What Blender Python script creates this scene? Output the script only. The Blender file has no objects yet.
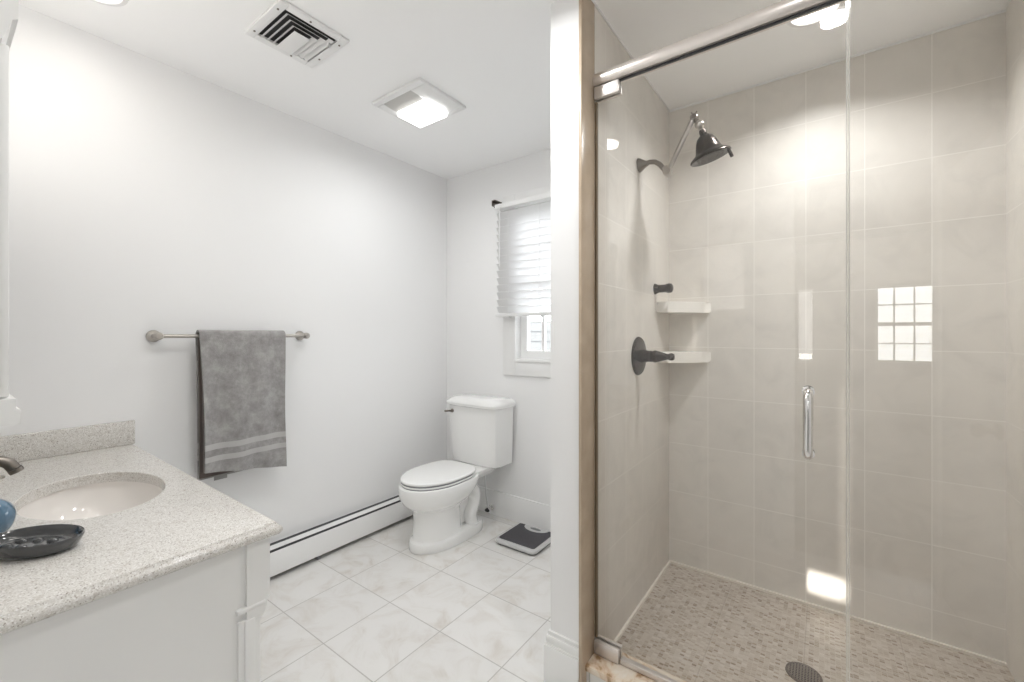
import bpy, bmesh, math, random
from mathutils import Vector, Matrix
random.seed(7)
PI = math.pi
scene = bpy.context.scene
col = scene.collection

# ------------------------------------------------------------------ camera
F_PX, V0, YAW, CAM_H = 427.0, 334.0, 36.2, 1.27
cam_d = bpy.data.cameras.new('camera')
cam_d.sensor_fit = 'HORIZONTAL'; cam_d.sensor_width = 36.0
cam_d.lens = 36.0 * F_PX / 1024.0
cam_d.shift_y = -(341.0 - V0) / 1024.0
cam_d.clip_start = 0.02; cam_d.clip_end = 300
cam = bpy.data.objects.new('camera', cam_d); col.objects.link(cam)
cam.location = (0, 0, CAM_H); cam.rotation_euler = (PI / 2, 0, math.radians(YAW))
scene.camera = cam

# ------------------------------------------------------------------ exposure, world, sun
vs = scene.view_settings
scene.display_settings.display_device = 'sRGB'
vs.view_transform = 'Standard'; vs.look = 'None'; vs.exposure = 0.2; vs.gamma = 1.0
vs.use_curve_mapping = False
scene.cycles.use_denoising = True
try: scene.cycles.denoiser = 'OPENIMAGEDENOISE'
except Exception: pass
scene.cycles.max_bounces = 14; scene.cycles.diffuse_bounces = 8
scene.cycles.glossy_bounces = 6; scene.cycles.transparent_max_bounces = 16
scene.cycles.transmission_bounces = 6
scene.cycles.caustics_reflective = False; scene.cycles.caustics_refractive = False
scene.cycles.sample_clamp_indirect = 6.0

W = bpy.data.worlds.new('daylight_sky'); scene.world = W; W.use_nodes = True
wn = W.node_tree.nodes; wl = W.node_tree.links
sky = wn.new('ShaderNodeTexSky'); sky.sky_type = 'HOSEK_WILKIE'
sky.sun_direction = (0.1, -0.8, 0.6); sky.turbidity = 4.0; sky.ground_albedo = 0.5
bg = wn['Background']; bg.inputs['Strength'].default_value = 8.0
mixc = wn.new('ShaderNodeMix'); mixc.data_type = 'RGBA'; mixc.inputs[0].default_value = 0.65
mixc.inputs[7].default_value = (1.0, 1.0, 1.02, 1)
wl.new(sky.outputs[0], mixc.inputs[6]); wl.new(mixc.outputs[2], bg.inputs['Color'])

sun_d = bpy.data.lights.new('sun', 'SUN'); sun_d.energy = 9.0; sun_d.angle = math.radians(0.5)
sun_d.color = (1.0, 0.95, 0.88)
sun = bpy.data.objects.new('sun', sun_d); col.objects.link(sun)
sun.rotation_euler = Vector((-0.032, -1.0, 0.127)).to_track_quat('Z', 'Y').to_euler()
sun.location = (0, -8, 4)

# lamp strengths (watts)
P_CAN, P_SHOWER, P_FAN, P_GLOBE = 1.0, 5.6, 3.6, 0.5
WARM, NEUTRAL = (1.0, 0.94, 0.87), (0.985, 0.995, 1.0)

# ------------------------------------------------------------------ materials
def mat(name, color=(.8, .8, .8), rough=.5, metal=0.0, spec=.5, coat=0.0, sheen=0.0):
    m = bpy.data.materials.new(name); m.use_nodes = True
    b = m.node_tree.nodes['Principled BSDF']
    b.inputs['Base Color'].default_value = (*color, 1)
    b.inputs['Roughness'].default_value = rough
    b.inputs['Metallic'].default_value = metal
    b.inputs['Specular IOR Level'].default_value = spec
    b.inputs['Coat Weight'].default_value = coat
    b.inputs['Sheen Weight'].default_value = sheen
    return m

class NT:
    """small helper for node trees"""
    def __init__(s, m): s.m = m; s.n = m.node_tree.nodes; s.l = m.node_tree.links; s.b = s.n['Principled BSDF']
    def link(s, a, b): s.l.new(a, b)
    def put(s, sock, v):
        if isinstance(v, bpy.types.NodeSocket): s.l.new(v, sock)
        elif v is not None: sock.default_value = v
    def math(s, op, a, b=None, c=None):
        n = s.n.new('ShaderNodeMath'); n.operation = op
        s.put(n.inputs[0], a); s.put(n.inputs[1], b); s.put(n.inputs[2], c); return n.outputs[0]
    def pos(s):
        return s.n.new('ShaderNodeNewGeometry').outputs['Position']
    def objc(s):
        return s.n.new('ShaderNodeTexCoord').outputs['Object']
    def sep(s, v):
        n = s.n.new('ShaderNodeSeparateXYZ'); s.l.new(v, n.inputs[0]); return n.outputs
    def comb(s, x=0., y=0., z=0.):
        n = s.n.new('ShaderNodeCombineXYZ'); s.put(n.inputs[0], x); s.put(n.inputs[1], y); s.put(n.inputs[2], z); return n.outputs[0]
    def noise(s, vec, scale, detail=3., rough=.5, dist=0.):
        n = s.n.new('ShaderNodeTexNoise'); s.l.new(vec, n.inputs['Vector'])
        n.inputs['Scale'].default_value = scale; n.inputs['Detail'].default_value = detail
        n.inputs['Roughness'].default_value = rough; n.inputs['Distortion'].default_value = dist
        return n.outputs[0]
    def white(s, vec):
        n = s.n.new('ShaderNodeTexWhiteNoise'); n.noise_dimensions = '3D'; s.l.new(vec, n.inputs['Vector']); return n.outputs['Value']
    def voronoi(s, vec, scale):
        n = s.n.new('ShaderNodeTexVoronoi'); s.l.new(vec, n.inputs['Vector']); n.inputs['Scale'].default_value = scale
        return n.outputs
    def ramp(s, fac, stops, interp='LINEAR'):
        n = s.n.new('ShaderNodeValToRGB'); n.color_ramp.interpolation = interp
        e = n.color_ramp.elements
        while len(e) < len(stops): e.new(0.5)
        for i, (p, c) in enumerate(stops): e[i].position = p; e[i].color = (*c, 1)
        s.l.new(fac, n.inputs[0]); return n.outputs[0]
    def mix(s, fac, a, b, blend='MIX'):
        n = s.n.new('ShaderNodeMix'); n.data_type = 'RGBA'; n.blend_type = blend
        s.put(n.inputs[0], fac)
        for i, v in ((6, a), (7, b)):
            if isinstance(v, bpy.types.NodeSocket): s.l.new(v, n.inputs[i])
            else: n.inputs[i].default_value = (*v, 1)
        return n.outputs[2]
    def bump(s, h, strength=.2, dist=.002):
        n = s.n.new('ShaderNodeBump'); n.inputs['Strength'].default_value = strength
        n.inputs['Distance'].default_value = dist; s.l.new(h, n.inputs['Height'])
        s.l.new(n.outputs[0], s.b.inputs['Normal'])
    def cell(s, c, pitch, off, w):
        """-> (grout mask 0/1, cell index) for one axis"""
        q = s.math('DIVIDE', s.math('SUBTRACT', c, off), pitch)
        f = s.math('FRACT', q); i = s.math('FLOOR', q)
        d = s.math('ABSOLUTE', s.math('SUBTRACT', f, .5))
        return s.math('GREATER_THAN', d, .5 - .5 * w / pitch), i

def wallpaint(name, c):
    m = mat(name, c, .6, spec=.3); t = NT(m)
    t.bump(t.noise(t.pos(), 180., 2.), .03, .001); return m

M = {}
M['wall'] = wallpaint('wall_paint', (.84, .84, .84))
M['ceiling'] = wallpaint('ceiling_paint', (.93, .93, .93))
M['trim'] = mat('trim_paint', (.83, .83, .825), .32)
M['cabinet'] = mat('cabinet_paint', (.78, .78, .77), .35)
M['enamel'] = mat('heater_enamel', (.82, .82, .815), .35)
M['slot'] = mat('recess_shade_and_gasket', (.06, .06, .065), .7)  # dark tone paints shade inside the heater; gasket shares it
M['intake'] = mat('grey_intake', (.50, .49, .47), .6)
M['slotgrey'] = mat('grey_feet_and_gap_shade', (.22, .22, .24), .5)  # heater feet, and painted shade in the toilet seat gaps
M['ceramic'] = mat('white_vitreous_china', (.86, .86, .85), .07, coat=.4)
M['seat'] = mat('white_seat_plastic', (.86, .86, .85), .16)
M['basin'] = mat('sink_china', (.84, .81, .78), .08, coat=.4)
M['nickel'] = mat('brushed_nickel', (.50, .47, .435), .28, 1.0)
M['chrome'] = mat('polished_chrome', (.80, .79, .78), .12, 1.0)
M['header'] = mat('satin_metal_rail', (.72, .67, .63), .3, .7)
M['bronze'] = mat('oil_rubbed_bronze', (.05, .041, .035), .27, .9)
M['pewter'] = mat('dark_pewter', (.24, .215, .19), .3, 1.0)
M['drain'] = mat('bronze_drain', (.16, .13, .11), .4, .7)
M['black'] = mat('black_rubber_and_duct_shade', (.03, .03, .03), .6)
M['plastic'] = mat('white_plastic', (.80, .80, .795), .4)
M['dishdark'] = mat('dark_glazed_stoneware', (.055, .057, .06), .12, coat=.6)
M['mirror'] = mat('mirror_silver', (.9, .9, .9), .01, 1.0)
M['doorpaint'] = mat('door_paint', (.82, .82, .815), .35)
M['knobmetal'] = mat('door_knob_nickel', (.30, .28, .25), .3, 1.0)
M['display'] = mat('grey_display', (.25, .26, .26), .15)
M['silver'] = mat('silver_plastic', (.62, .62, .62), .35, .3)
M['hinge'] = mat('satin_nickel_hinge', (.74, .70, .67), .35, .6)
M['tag'] = mat('towel_tag', (.30, .30, .29), .8)
M['caulk'] = mat('cream_caulk', (.76, .71, .64), .5)
M['carpet'] = mat('bedroom_carpet', (.32, .29, .26), .95)
M['bedwall'] = mat('bedroom_paint', (.30, .275, .25), .8)
M['lawn'] = mat('outdoor_ground', (.16, .16, .14), .9)

# quartz counter
m = M['quartz'] = mat('speckled_quartz', rough=.16); t = NT(m)
p = t.pos(); v = t.voronoi(p, 520.); r = t.white(v['Position'])
c1 = t.ramp(r, [(0, (.25, .22, .19)), (.05, (.41, .38, .345)), (.14, (.575, .55, .515)), (.55, (.64, .62, .585)), (.85, (.70, .685, .655)), (1, (.80, .79, .77))])
n1 = t.noise(p, 60., 4., .6)
c2 = t.mix(t.math('MULTIPLY', t.math('GREATER_THAN', n1, .62), .35), c1, (.40, .35, .30))
t.link(c2, t.b.inputs['Base Color'])

# floor tile: 33 cm cream marble-look tile
m = M['floor'] = mat('cream_marble_floor_tile', rough=.22); t = NT(m)
p = t.pos(); s = t.sep(p)
gx, ix = t.cell(s[0], .3335, -1.659, .0045); gy, iy = t.cell(s[1], .332, 1.289, .0045)
g = t.math('MAXIMUM', gx, gy)
rnd = t.white(t.comb(ix, iy, 0.))
off = t.n.new('ShaderNodeVectorMath'); off.operation = 'ADD'
t.link(p, off.inputs[0]); t.link(t.comb(t.math('MULTIPLY', rnd, 37.), t.math('MULTIPLY', rnd, 11.), 0.), off.inputs[1])
nv = t.noise(off.outputs[0], 5.5, 6., .62, 1.4); n2 = t.noise(off.outputs[0], 14., 5., .65, 2.0)
base = t.ramp(nv, [(.28, (.67, .635, .59)), (.40, (.74, .72, .69)), (.52, (.785, .775, .755)), (.75, (.80, .79, .775))])
base = t.mix(t.math('MULTIPLY', t.math('GREATER_THAN', n2, .67), .14), base, (.55, .51, .47))
tint = t.math('ADD', t.math('MULTIPLY', rnd, .05), .955)
vv = t.n.new('ShaderNodeVectorMath'); vv.operation = 'SCALE'; t.link(base, vv.inputs[0]); t.link(tint, vv.inputs['Scale'])
t.link(t.mix(g, vv.outputs[0], (.46, .445, .42)), t.b.inputs['Base Color'])
t.link(t.math('ADD', t.math('MULTIPLY', g, .5), .2), t.b.inputs['Roughness'])
t.bump(t.math('SUBTRACT', 1., g), .3, .001)

# shower wall tile: 20 x 25.5 cm glossy beige
def tile_mat(name, axis, off, tone, glow=(.83, .80, .755)):  # glow is only the pale grout colour
    m = mat(name, rough=.1); t = NT(m); p = t.pos(); s = t.sep(p)
    ga, ia = t.cell(s[axis], .2055, off, .0035); gz, iz = t.cell(s[2], .2555, .18, .0035)
    g = t.math('MAXIMUM', ga, gz); rnd = t.white(t.comb(ia, iz, 3.))
    n1 = t.noise(p, 7., 5., .6, .8)
    c = t.ramp(n1, [(.3, tuple(.93 * x for x in tone)), (.5, tone), (.72, tuple(min(1, 1.04 * x) for x in tone))])
    vv = t.n.new('ShaderNodeVectorMath'); vv.operation = 'SCALE'; t.link(c, vv.inputs[0])
    t.link(t.math('ADD', t.math('MULTIPLY', rnd, .05), .97), vv.inputs['Scale'])
    t.link(t.mix(g, vv.outputs[0], glow), t.b.inputs['Base Color'])
    t.link(t.math('ADD', t.math('MULTIPLY', g, .4), .36), t.b.inputs['Roughness']); t.b.inputs['Specular IOR Level'].default_value = .2
    t.bump(t.math('SUBTRACT', 1., g), .25, .0015)
    return m
TONE = (.735, .70, .65)
M['tile_back'] = tile_mat('beige_wall_tile_back', 0, -.479, TONE)
M['tile_side'] = tile_mat('beige_wall_tile_side', 1, 2.345, TONE)

m = M['bullnose'] = mat('tan_bullnose_and_warm_lit_tile', rough=.25); t = NT(m)
t.link(t.ramp(t.noise(t.pos(), 9., 4.), [(.3, (.43, .335, .245)), (.7, (.52, .415, .31))]), t.b.inputs['Base Color'])

# curb marble
m = M['curb'] = mat('tan_marble', rough=.18); t = NT(m)
n1 = t.noise(t.pos(), 7., 6., .6, 2.2)
t.link(t.ramp(n1, [(.34, (.40, .26, .15)), (.41, (.66, .50, .36)), (.5, (.76, .66, .54)), (.7, (.80, .74, .66))]), t.b.inputs['Base Color'])

# shower floor mosaic
m = M['mosaic'] = mat('beige_stone_mosaic', rough=.3); t = NT(m)
p = t.pos(); s = t.sep(p)
ga, ia = t.cell(s[0], .0165, -.66, .0015); 
yo = t.math('ADD', s[1], t.math('MULTIPLY', t.math('MODULO', t.math('ABSOLUTE', ia), 2.), .0077))
gb, ib = t.cell(yo, .0110, 0., .0015)
g = t.math('MAXIMUM', ga, gb); rnd = t.white(t.comb(ia, ib, 1.))
c = t.ramp(rnd, [(0, (.20, .14, .10)), (.06, (.30, .23, .17)), (.18, (.39, .325, .26)), (.45, (.455, .395, .33)), (.8, (.51, .455, .395)), (1, (.58, .53, .475))])
c = t.mix(t.math('MULTIPLY', t.noise(p, 9., 4.), .3), c, (.44, .385, .325))
gs, _ = t.cell(s[0], .305, -.672, .004); gt, _ = t.cell(s[1], .305, 2.345, .004)
c = t.mix(g, c, (.52, .465, .40))
c = t.mix(t.math('MULTIPLY', t.math('MAXIMUM', gs, gt), .45), c, (.32, .27, .22))
t.link(c, t.b.inputs['Base Color']); t.bump(t.math('SUBTRACT', 1., g), .3, .001)

# towel
m = M['towel'] = mat('grey_terry', rough=.95, spec=.1, sheen=.35); t = NT(m)
p = t.pos(); s = t.sep(p)
n1 = t.noise(p, 16., 8., .75); n2 = t.noise(p, 300., 3.)
c = t.ramp(n1, [(.30, (.215, .205, .20)), (.5, (.31, .30, .295)), (.70, (.42, .41, .40))])
def band(z0, z1):
    return t.math('MULTIPLY', t.math('GREATER_THAN', s[2], z0), t.math('LESS_THAN', s[2], z1))
bands = t.math('ADD', band(.746, .772), band(.692, .716))
t.link(t.mix(t.math('MULTIPLY', bands, .8), c, (.50, .49, .485)), t.b.inputs['Base Color'])
t.bump(t.math('ADD', n2, t.math('MULTIPLY', t.math('SUBTRACT', 1., bands), .3)), .6, .004)
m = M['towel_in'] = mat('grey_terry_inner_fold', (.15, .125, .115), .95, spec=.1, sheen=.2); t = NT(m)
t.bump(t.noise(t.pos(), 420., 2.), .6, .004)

# blue glaze
m = M['blue'] = mat('blue_glaze', rough=.08, coat=.8); t = NT(m)
t.link(t.ramp(t.noise(t.objc(), 22., 3.), [(.3, (.055, .12, .19)), (.7, (.12, .22, .32))]), t.b.inputs['Base Color'])

# scale mat
m = M['scalepad'] = mat('charcoal_scale_mat', (.055, .053, .06), .55); t = NT(m)
t.bump(t.noise(t.pos(), 500., 1.), .5, .002)

# clear glass: Fresnel mirror over straight-through transparency
def glass_mat(name, tint, ior=1.5, boost=1.0):
    m = bpy.data.materials.new(name); m.use_nodes = True
    n = m.node_tree.nodes; l = m.node_tree.links
    n.remove(n['Principled BSDF'])
    ge = n.new('ShaderNodeNewGeometry'); dt = n.new('ShaderNodeVectorMath'); dt.operation = 'DOT_PRODUCT'
    l.new(ge.outputs['Normal'], dt.inputs[0]); l.new(ge.outputs['Incoming'], dt.inputs[1])
    def mth(op, a, b):
        q = n.new('ShaderNodeMath'); q.operation = op
        for i_, v_ in enumerate((a, b)):
            if isinstance(v_, bpy.types.NodeSocket): l.new(v_, q.inputs[i_])
            else: q.inputs[i_].default_value = v_
        return q
    f0 = ((ior - 1) / (ior + 1)) ** 2
    pw = mth('POWER', mth('SUBTRACT', 1., mth('ABSOLUTE', dt.outputs['Value'], 0.).outputs[0]).outputs[0], 5.)
    fr = mth('ADD', mth('MULTIPLY', pw.outputs[0], 1 - f0).outputs[0], f0)   # same Fresnel on both faces of the sheet
    tr = n.new('ShaderNodeBsdfTransparent'); tr.inputs[0].default_value = (*tint, 1)
    gl = n.new('ShaderNodeBsdfGlossy'); gl.inputs['Roughness'].default_value = 0.0
    mx = n.new('ShaderNodeMixShader')
    l.new(fr.outputs[0], mx.inputs[0]); l.new(tr.outputs[0], mx.inputs[1]); l.new(gl.outputs[0], mx.inputs[2])
    l.new(mx.outputs[0], n['Material Output'].inputs['Surface'])
    return m
M['glass'] = glass_mat('clear_shower_glass', (.995, .996, .993), 1.6)
M['pane'] = glass_mat('window_glass', (.97, .98, .98))
M['glassedge'] = glass_mat('polished_glass_edge', (.96, .96, .94), 1.9)
def veil(m):
    n = m.node_tree.nodes; l = m.node_tree.links
    df = n.new('ShaderNodeBsdfDiffuse'); df.inputs[0].default_value = (.80, .78, .74, 1)
    mx = n.new('ShaderNodeMixShader'); mx.inputs[0].default_value = .35; old = n['Material Output'].inputs['Surface'].links[0].from_socket
    l.new(old, mx.inputs[1]); l.new(df.outputs[0], mx.inputs[2]); l.new(mx.outputs[0], n['Material Output'].inputs['Surface'])
veil(M['glassedge'])

m = M['slats'] = bpy.data.materials.new('white_blind_slats'); m.use_nodes = True
n = m.node_tree.nodes; l = m.node_tree.links
b = n['Principled BSDF']; b.inputs['Base Color'].default_value = (.86, .86, .86, 1); b.inputs['Roughness'].default_value = .4
tl = n.new('ShaderNodeBsdfTranslucent'); tl.inputs[0].default_value = (.9, .9, .9, 1)
mx = n.new('ShaderNodeMixShader'); mx.inputs[0].default_value = .6
l.new(b.outputs[0], mx.inputs[1]); l.new(tl.outputs[0], mx.inputs[2]); l.new(mx.outputs[0], n['Material Output'].inputs['Surface'])

def emit(name, color, strength):
    m = mat(name, (.9, .9, .9), .4); b = m.node_tree.nodes['Principled BSDF']
    b.inputs['Emission Color'].default_value = (*color, 1); b.inputs['Emission Strength'].default_value = strength
    return m
M['lens'] = emit('lit_lamp_lens', (1.0, .97, .92), 6.0)
M['fanlens'] = emit('lit_fan_lens', (1.0, .99, .97), 3.0)

# ------------------------------------------------------------------ mesh building
class B:
    def __init__(s): s.bm = bmesh.new()
    def box(s, x0, x1, y0, y1, z0, z1, bev=0.0, seg=2):
        r = bmesh.ops.create_cube(s.bm, size=1.0); vs_ = r['verts']
        for v in vs_:
            v.co = Vector(((x0 + x1) / 2 + v.co.x * (x1 - x0), (y0 + y1) / 2 + v.co.y * (y1 - y0), (z0 + z1) / 2 + v.co.z * (z1 - z0)))
        if bev:
            es = {e for v in vs_ for e in v.link_edges}
            bmesh.ops.bevel(s.bm, geom=list(es), offset=bev, segments=seg, affect='EDGES', profile=.5)
        return s
    def loops(s, rings, cap0=True, cap1=True, closed=True):
        vr = [[s.bm.verts.new(p) for p in r] for r in rings]
        n = len(rings[0])
        for a, b in zip(vr, vr[1:]):
            for i in range(n if closed else n - 1):
                j = (i + 1) % n
                try: s.bm.faces.new((a[i], a[j], b[j], b[i]))
                except ValueError: pass
        if closed and cap0: s.bm.faces.new(list(reversed(vr[0])))
        if closed and cap1: s.bm.faces.new(vr[-1])
        return s
    def lathe(s, prof, origin=(0, 0, 0), axis=(0, 0, 1), seg=32, cap0=True, cap1=True, sx=1., sy=1.):
        q = Vector(axis).normalized().to_track_quat('Z', 'Y'); o = Vector(origin)
        rings = [[o + q @ Vector((r * sx * math.cos(2 * PI * k / seg), r * sy * math.sin(2 * PI * k / seg), z)) for k in range(seg)] for r, z in prof]
        return s.loops(rings, cap0, cap1)
    def tube(s, pts, rad, seg=16, cap=True):
        pts = [Vector(p) for p in pts]; n = len(pts)
        rads = rad if isinstance(rad, (list, tuple)) else [rad] * n
        tan = [(pts[min(i + 1, n - 1)] - pts[max(i - 1, 0)]).normalized() for i in range(n)]
        up = Vector((0, 0, 1)) if abs(tan[0].z) < .9 else Vector((1, 0, 0))
        nrm = (up - tan[0] * up.dot(tan[0])).normalized(); rings = []
        for i in range(n):
            nrm = (nrm - tan[i] * nrm.dot(tan[i])).normalized(); bn = tan[i].cross(nrm)
            rings.append([pts[i] + (nrm * math.cos(2 * PI * k / seg) + bn * math.sin(2 * PI * k / seg)) * rads[i] for k in range(seg)])
        return s.loops(rings, cap, cap)
    def prism(s, poly, axis, lo, hi, bev=0.0):
        """poly: 2-D points; axis 'x': (y,z), 'y': (x,z), 'z': (x,y)"""
        def P(a, b, c): return {'x': (c, a, b), 'y': (a, c, b), 'z': (a, b, c)}[axis]
        s.loops([[P(a, b, lo) for a, b in poly], [P(a, b, hi) for a, b in poly]]); 
        if bev:
            s.bm.faces.ensure_lookup_table(); fs = s.bm.faces[-2:]
            es = {e for f in fs for e in f.edges}
            bmesh.ops.bevel(s.bm, geom=list(es), offset=bev, segments=2, affect='EDGES', profile=.5)
        return s
    def xform(s, mx):
        bmesh.ops.transform(s.bm, matrix=mx, verts=s.bm.verts); return s
    def obj(s, name, material, parent=None, ang=35., pivot='base', smooth=True):
        bm = s.bm
        bmesh.ops.remove_doubles(bm, verts=bm.verts, dist=1e-6)
        bmesh.ops.recalc_face_normals(bm, faces=bm.faces)
        for f in bm.faces: f.smooth = smooth
        for e in bm.edges:
            e.smooth = len(e.link_faces) == 2 and e.calc_face_angle(0.) < math.radians(ang)
        if parent is None:
            if pivot == 'base' and bm.verts:
                xs = [v.co for v in bm.verts]
                loc = Vector(((min(v.x for v in xs) + max(v.x for v in xs)) / 2, (min(v.y for v in xs) + max(v.y for v in xs)) / 2, min(v.z for v in xs)))
            else: loc = Vector((0, 0, 0))
        else: loc = wloc(parent)
        bmesh.ops.translate(bm, vec=-loc, verts=bm.verts)
        me = bpy.data.meshes.new(name); bm.to_mesh(me); bm.free()
        me.materials.append(material)
        o = bpy.data.objects.new(name, me); col.objects.link(o)
        if parent is None: o.location = loc
        else: o.parent = parent
        return o

def wloc(o):
    v = Vector((0, 0, 0))
    while o: v += Vector(o.location); o = o.parent
    return v
def tag(o, label, cat, group=None):
    o['label'] = label; o['category'] = cat
    if group: o['group'] = group
    return o
def thing(name, label, cat, loc, group=None):
    o = bpy.data.objects.new(name, None); o.empty_display_size = .05; col.objects.link(o); o.location = loc
    return tag(o, label, cat, group)
def struct(o, label=None, cat=None):
    o['kind'] = 'structure'
    if label: o['label'] = label; o['category'] = cat
    return o
def sempty(name, loc, label, cat):
    o = bpy.data.objects.new(name, None); o.empty_display_size = .05; col.objects.link(o); o.location = loc
    return struct(o, label, cat)
def arc(c, r, a0, a1, n, plane='xz', const=0.):
    out = []
    for i in range(n + 1):
        a = math.radians(a0 + (a1 - a0) * i / n); u, v = c[0] + r * math.cos(a), c[1] + r * math.sin(a)
        out.append({'xz': (u, const, v), 'yz': (const, u, v), 'xy': (u, v, const)}[plane])
    return out
def lamp(name, parent, loc, power, color, size, spread=170., shape='DISK', size_y=None):
    d = bpy.data.lights.new(name, 'AREA'); d.shape = shape; d.size = size; d.energy = power; d.color = color
    if size_y: d.size_y = size_y
    d.spread = math.radians(spread)
    o = bpy.data.objects.new(name, d); col.objects.link(o); o.parent = parent
    o.location = Vector(loc) - wloc(parent); return o

# ------------------------------------------------------------------ dimensions
XL, YB, ZC = -2.355, 2.365, 2.465         # left wall, back wall, ceiling
XP0, XP1 = -.80, -.681                     # partition (painted part)
XS, YS, XR = -.672, 2.345, .54            # shower tile faces
YF0, YF1 = -.15, -.03                     # wall with the doorway behind the camera
XRM = .62
DX0, DX1, DZ = -.14, .44, 2.09            # doorway
BX0, BX1, BY = -.30, 1.9, -4.0            # bedroom
YG = 1.43                                 # shower glass plane
ZS = .05                                  # shower floor

# ------------------------------------------------------------------ structure
struct(B().box(XL - .1, XRM + .1, YF0, YB + .1, -.1, 0).obj('floor', M['floor'], pivot=None), 'cream marble-look square floor tiles with grey grout', 'floor')
struct(B().box(XL - .1, BX1 + .1, BY - .1, YB + .1, ZC, ZC + .1).obj('ceiling', M['ceiling'], pivot=None), 'white painted flat ceiling', 'ceiling')
struct(B().box(XL - .1, XL, YF0, YB + .1, 0, ZC).obj('wall_left', M['wall'], pivot=None), 'plain white wall behind the towel and heater', 'wall')
# back wall with window opening
WX0, WX1, WZ0, WZ1 = -1.70, -.93, 1.085, 2.14
w = B()
w.box(XL, WX0, YB, YB + .12, 0, ZC); w.box(WX1, XRM + .1, YB, YB + .12, 0, ZC)
w.box(WX0, WX1, YB, YB + .12, 0, WZ0); w.box(WX0, WX1, YB, YB + .12, WZ1, ZC)
struct(w.obj('wall_back', M['wall'], pivot=None), 'white wall behind the toilet holding the window', 'wall')
struct(B().box(XP0, XP1, 1.33, YB, 0, ZC).obj('wall_partition', M['wall'], pivot=None), 'white wall end between the toilet nook and the shower', 'wall')
struct(B().box(XRM, XRM + .1, YF0, YB, 0, ZC).obj('wall_right', M['wall'], pivot=None))
# tile cladding of the shower
struct(B().box(XP1, XS, 1.325, YB, 0, ZC, .006).obj('wall_shower_left', M['tile_side'], pivot=None), 'beige tiled shower wall carrying the shower head and valve', 'wall')
struct(B().box(XS, XR, YS, YB, 0, ZC).obj('wall_shower_back', M['tile_back'], pivot=None), 'beige tiled back wall of the shower', 'wall')
struct(B().box(XR, XRM, 1.33, YB, 0, ZC).obj('wall_shower_right', M['tile_side'], pivot=None), 'beige tiled right wall of the shower', 'wall')
struct(B().box(XP1 - .0015, XS + .0025, 1.318, 1.424, 0, ZC, .004).obj('trim_1', M['bullnose'], pivot=None), 'tan bullnose edge with a painted warm-lit strip on the shower wall', 'trim')  # bullnose edge is real; the wider strip paints warm light onto beige tile
struct(B().box(XS, XR, 1.47, YS, 0, ZS).obj('floor_shower', M['mosaic'], pivot=None), 'beige brown stone mosaic shower floor', 'floor')
for nm, (a, b_) in {'trim_2': ((XS, XR, YS - .010, YS, ZS, ZS + .010), 0), 'trim_3': ((XS, XS + .010, 1.475, YS, ZS, ZS + .010), 0)}.items():
    struct(B().box(*a).obj(nm, M['caulk'], pivot=None))
struct(B().box(XS, XR, YS - .005, YS, ZC - .008, ZC).obj('trim_4', M['trim'], pivot=None))
struct(B().box(XS, XS + .005, 1.33, YS, ZC - .008, ZC).obj('trim_5', M['trim'], pivot=None))
# curb
cb = sempty('trim_6', ((XS + XR) / 2, 1.41, 0), 'tan marble curb under the shower glass', 'curb')
B().box(XS, XR, 1.355, 1.472, 0, .10).obj('curb_face', M['floor'], cb)
B().box(XS, XR, 1.345, 1.482, .10, .122, .004).obj('curb_cap', M['curb'], cb)
# baseboards
def baseboard(name, path_axis, lo, hi, face, sgn, h, label):
    d = .018 * sgn
    prof = [(face, 0), (face + d, 0), (face + d, h * .72), (face + d * .8, h * .78), (face + d * .8, h * .82), (face + d * .55, h * .9), (face + d * .45, h), (face, h)]
    return struct(B().prism(prof, path_axis, lo, hi).obj(name, M['trim'], ang=25., pivot=None), label, 'baseboard')
baseboard('baseboard_back', 'x', XL, XP0, YB, -1, .165, 'white moulded baseboard under the window wall')
def bb_part():
    b = B()
    for z0, z1, d in ((0, .15, .018), (.15, .158, .015), (.158, .185, .012), (.185, .20, .007)):
        b.box(XP0 - d, XP1 + .0, 1.33 - d, YB - .02, z0, z1, .002)
    return b
struct(bb_part().obj('baseboard_partition', M['trim'], pivot=None), 'white moulded baseboard wrapping the wall end', 'baseboard')

# wall behind the camera: doorway, small window
SX0, SX1, SZ0, SZ1 = -.625, -.36, 1.42, 1.83
w = B()
w.box(XL, SX0, YF0, YF1, 0, ZC); w.box(SX0, SX1, YF0, YF1, 0, SZ0); w.box(SX0, SX1, YF0, YF1, SZ1, ZC)
w.box(SX1, DX0, YF0, YF1, 0, ZC); w.box(DX0, DX1, YF0, YF1, DZ, ZC); w.box(DX1, BX1 + .1, YF0, YF1, 0, ZC)
struct(w.obj('wall_front', M['wall'], pivot=None))
dc = B()
for x0, x1 in ((DX0 - .07, DX0), (DX1, DX1 + .07)): dc.box(x0, x1, YF1, YF1 + .015, 0, DZ + .07, .003)
dc.box(DX0 - .07, DX1 + .07, YF1, YF1 + .016, DZ, DZ + .07, .003)
struct(dc.obj('trim_7', M['trim'], pivot=None))
# open door
dr = sempty('door_1', (.455, -.01, 0), 'open white door beside the doorway', 'door')
dmx = Matrix.Translation((.455, -.01, 0)) @ Matrix.Rotation(math.radians(90 - 7), 4, 'Z')
B().box(0, .60, -.035, 0, .012, 2.03, .002).xform(dmx).obj('door_leaf', M['doorpaint'], dr)
k = B()
k.lathe([(.030, 0), (.030, .006), (.012, .010), (.010, .035), (.022, .045), (.028, .058), (.024, .072), (.0, .076)], (.545, 0, .91), (0, 1, 0), 24, cap1=False)
k.xform(dmx).obj('door_knob', M['knobmetal'], dr)
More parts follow.
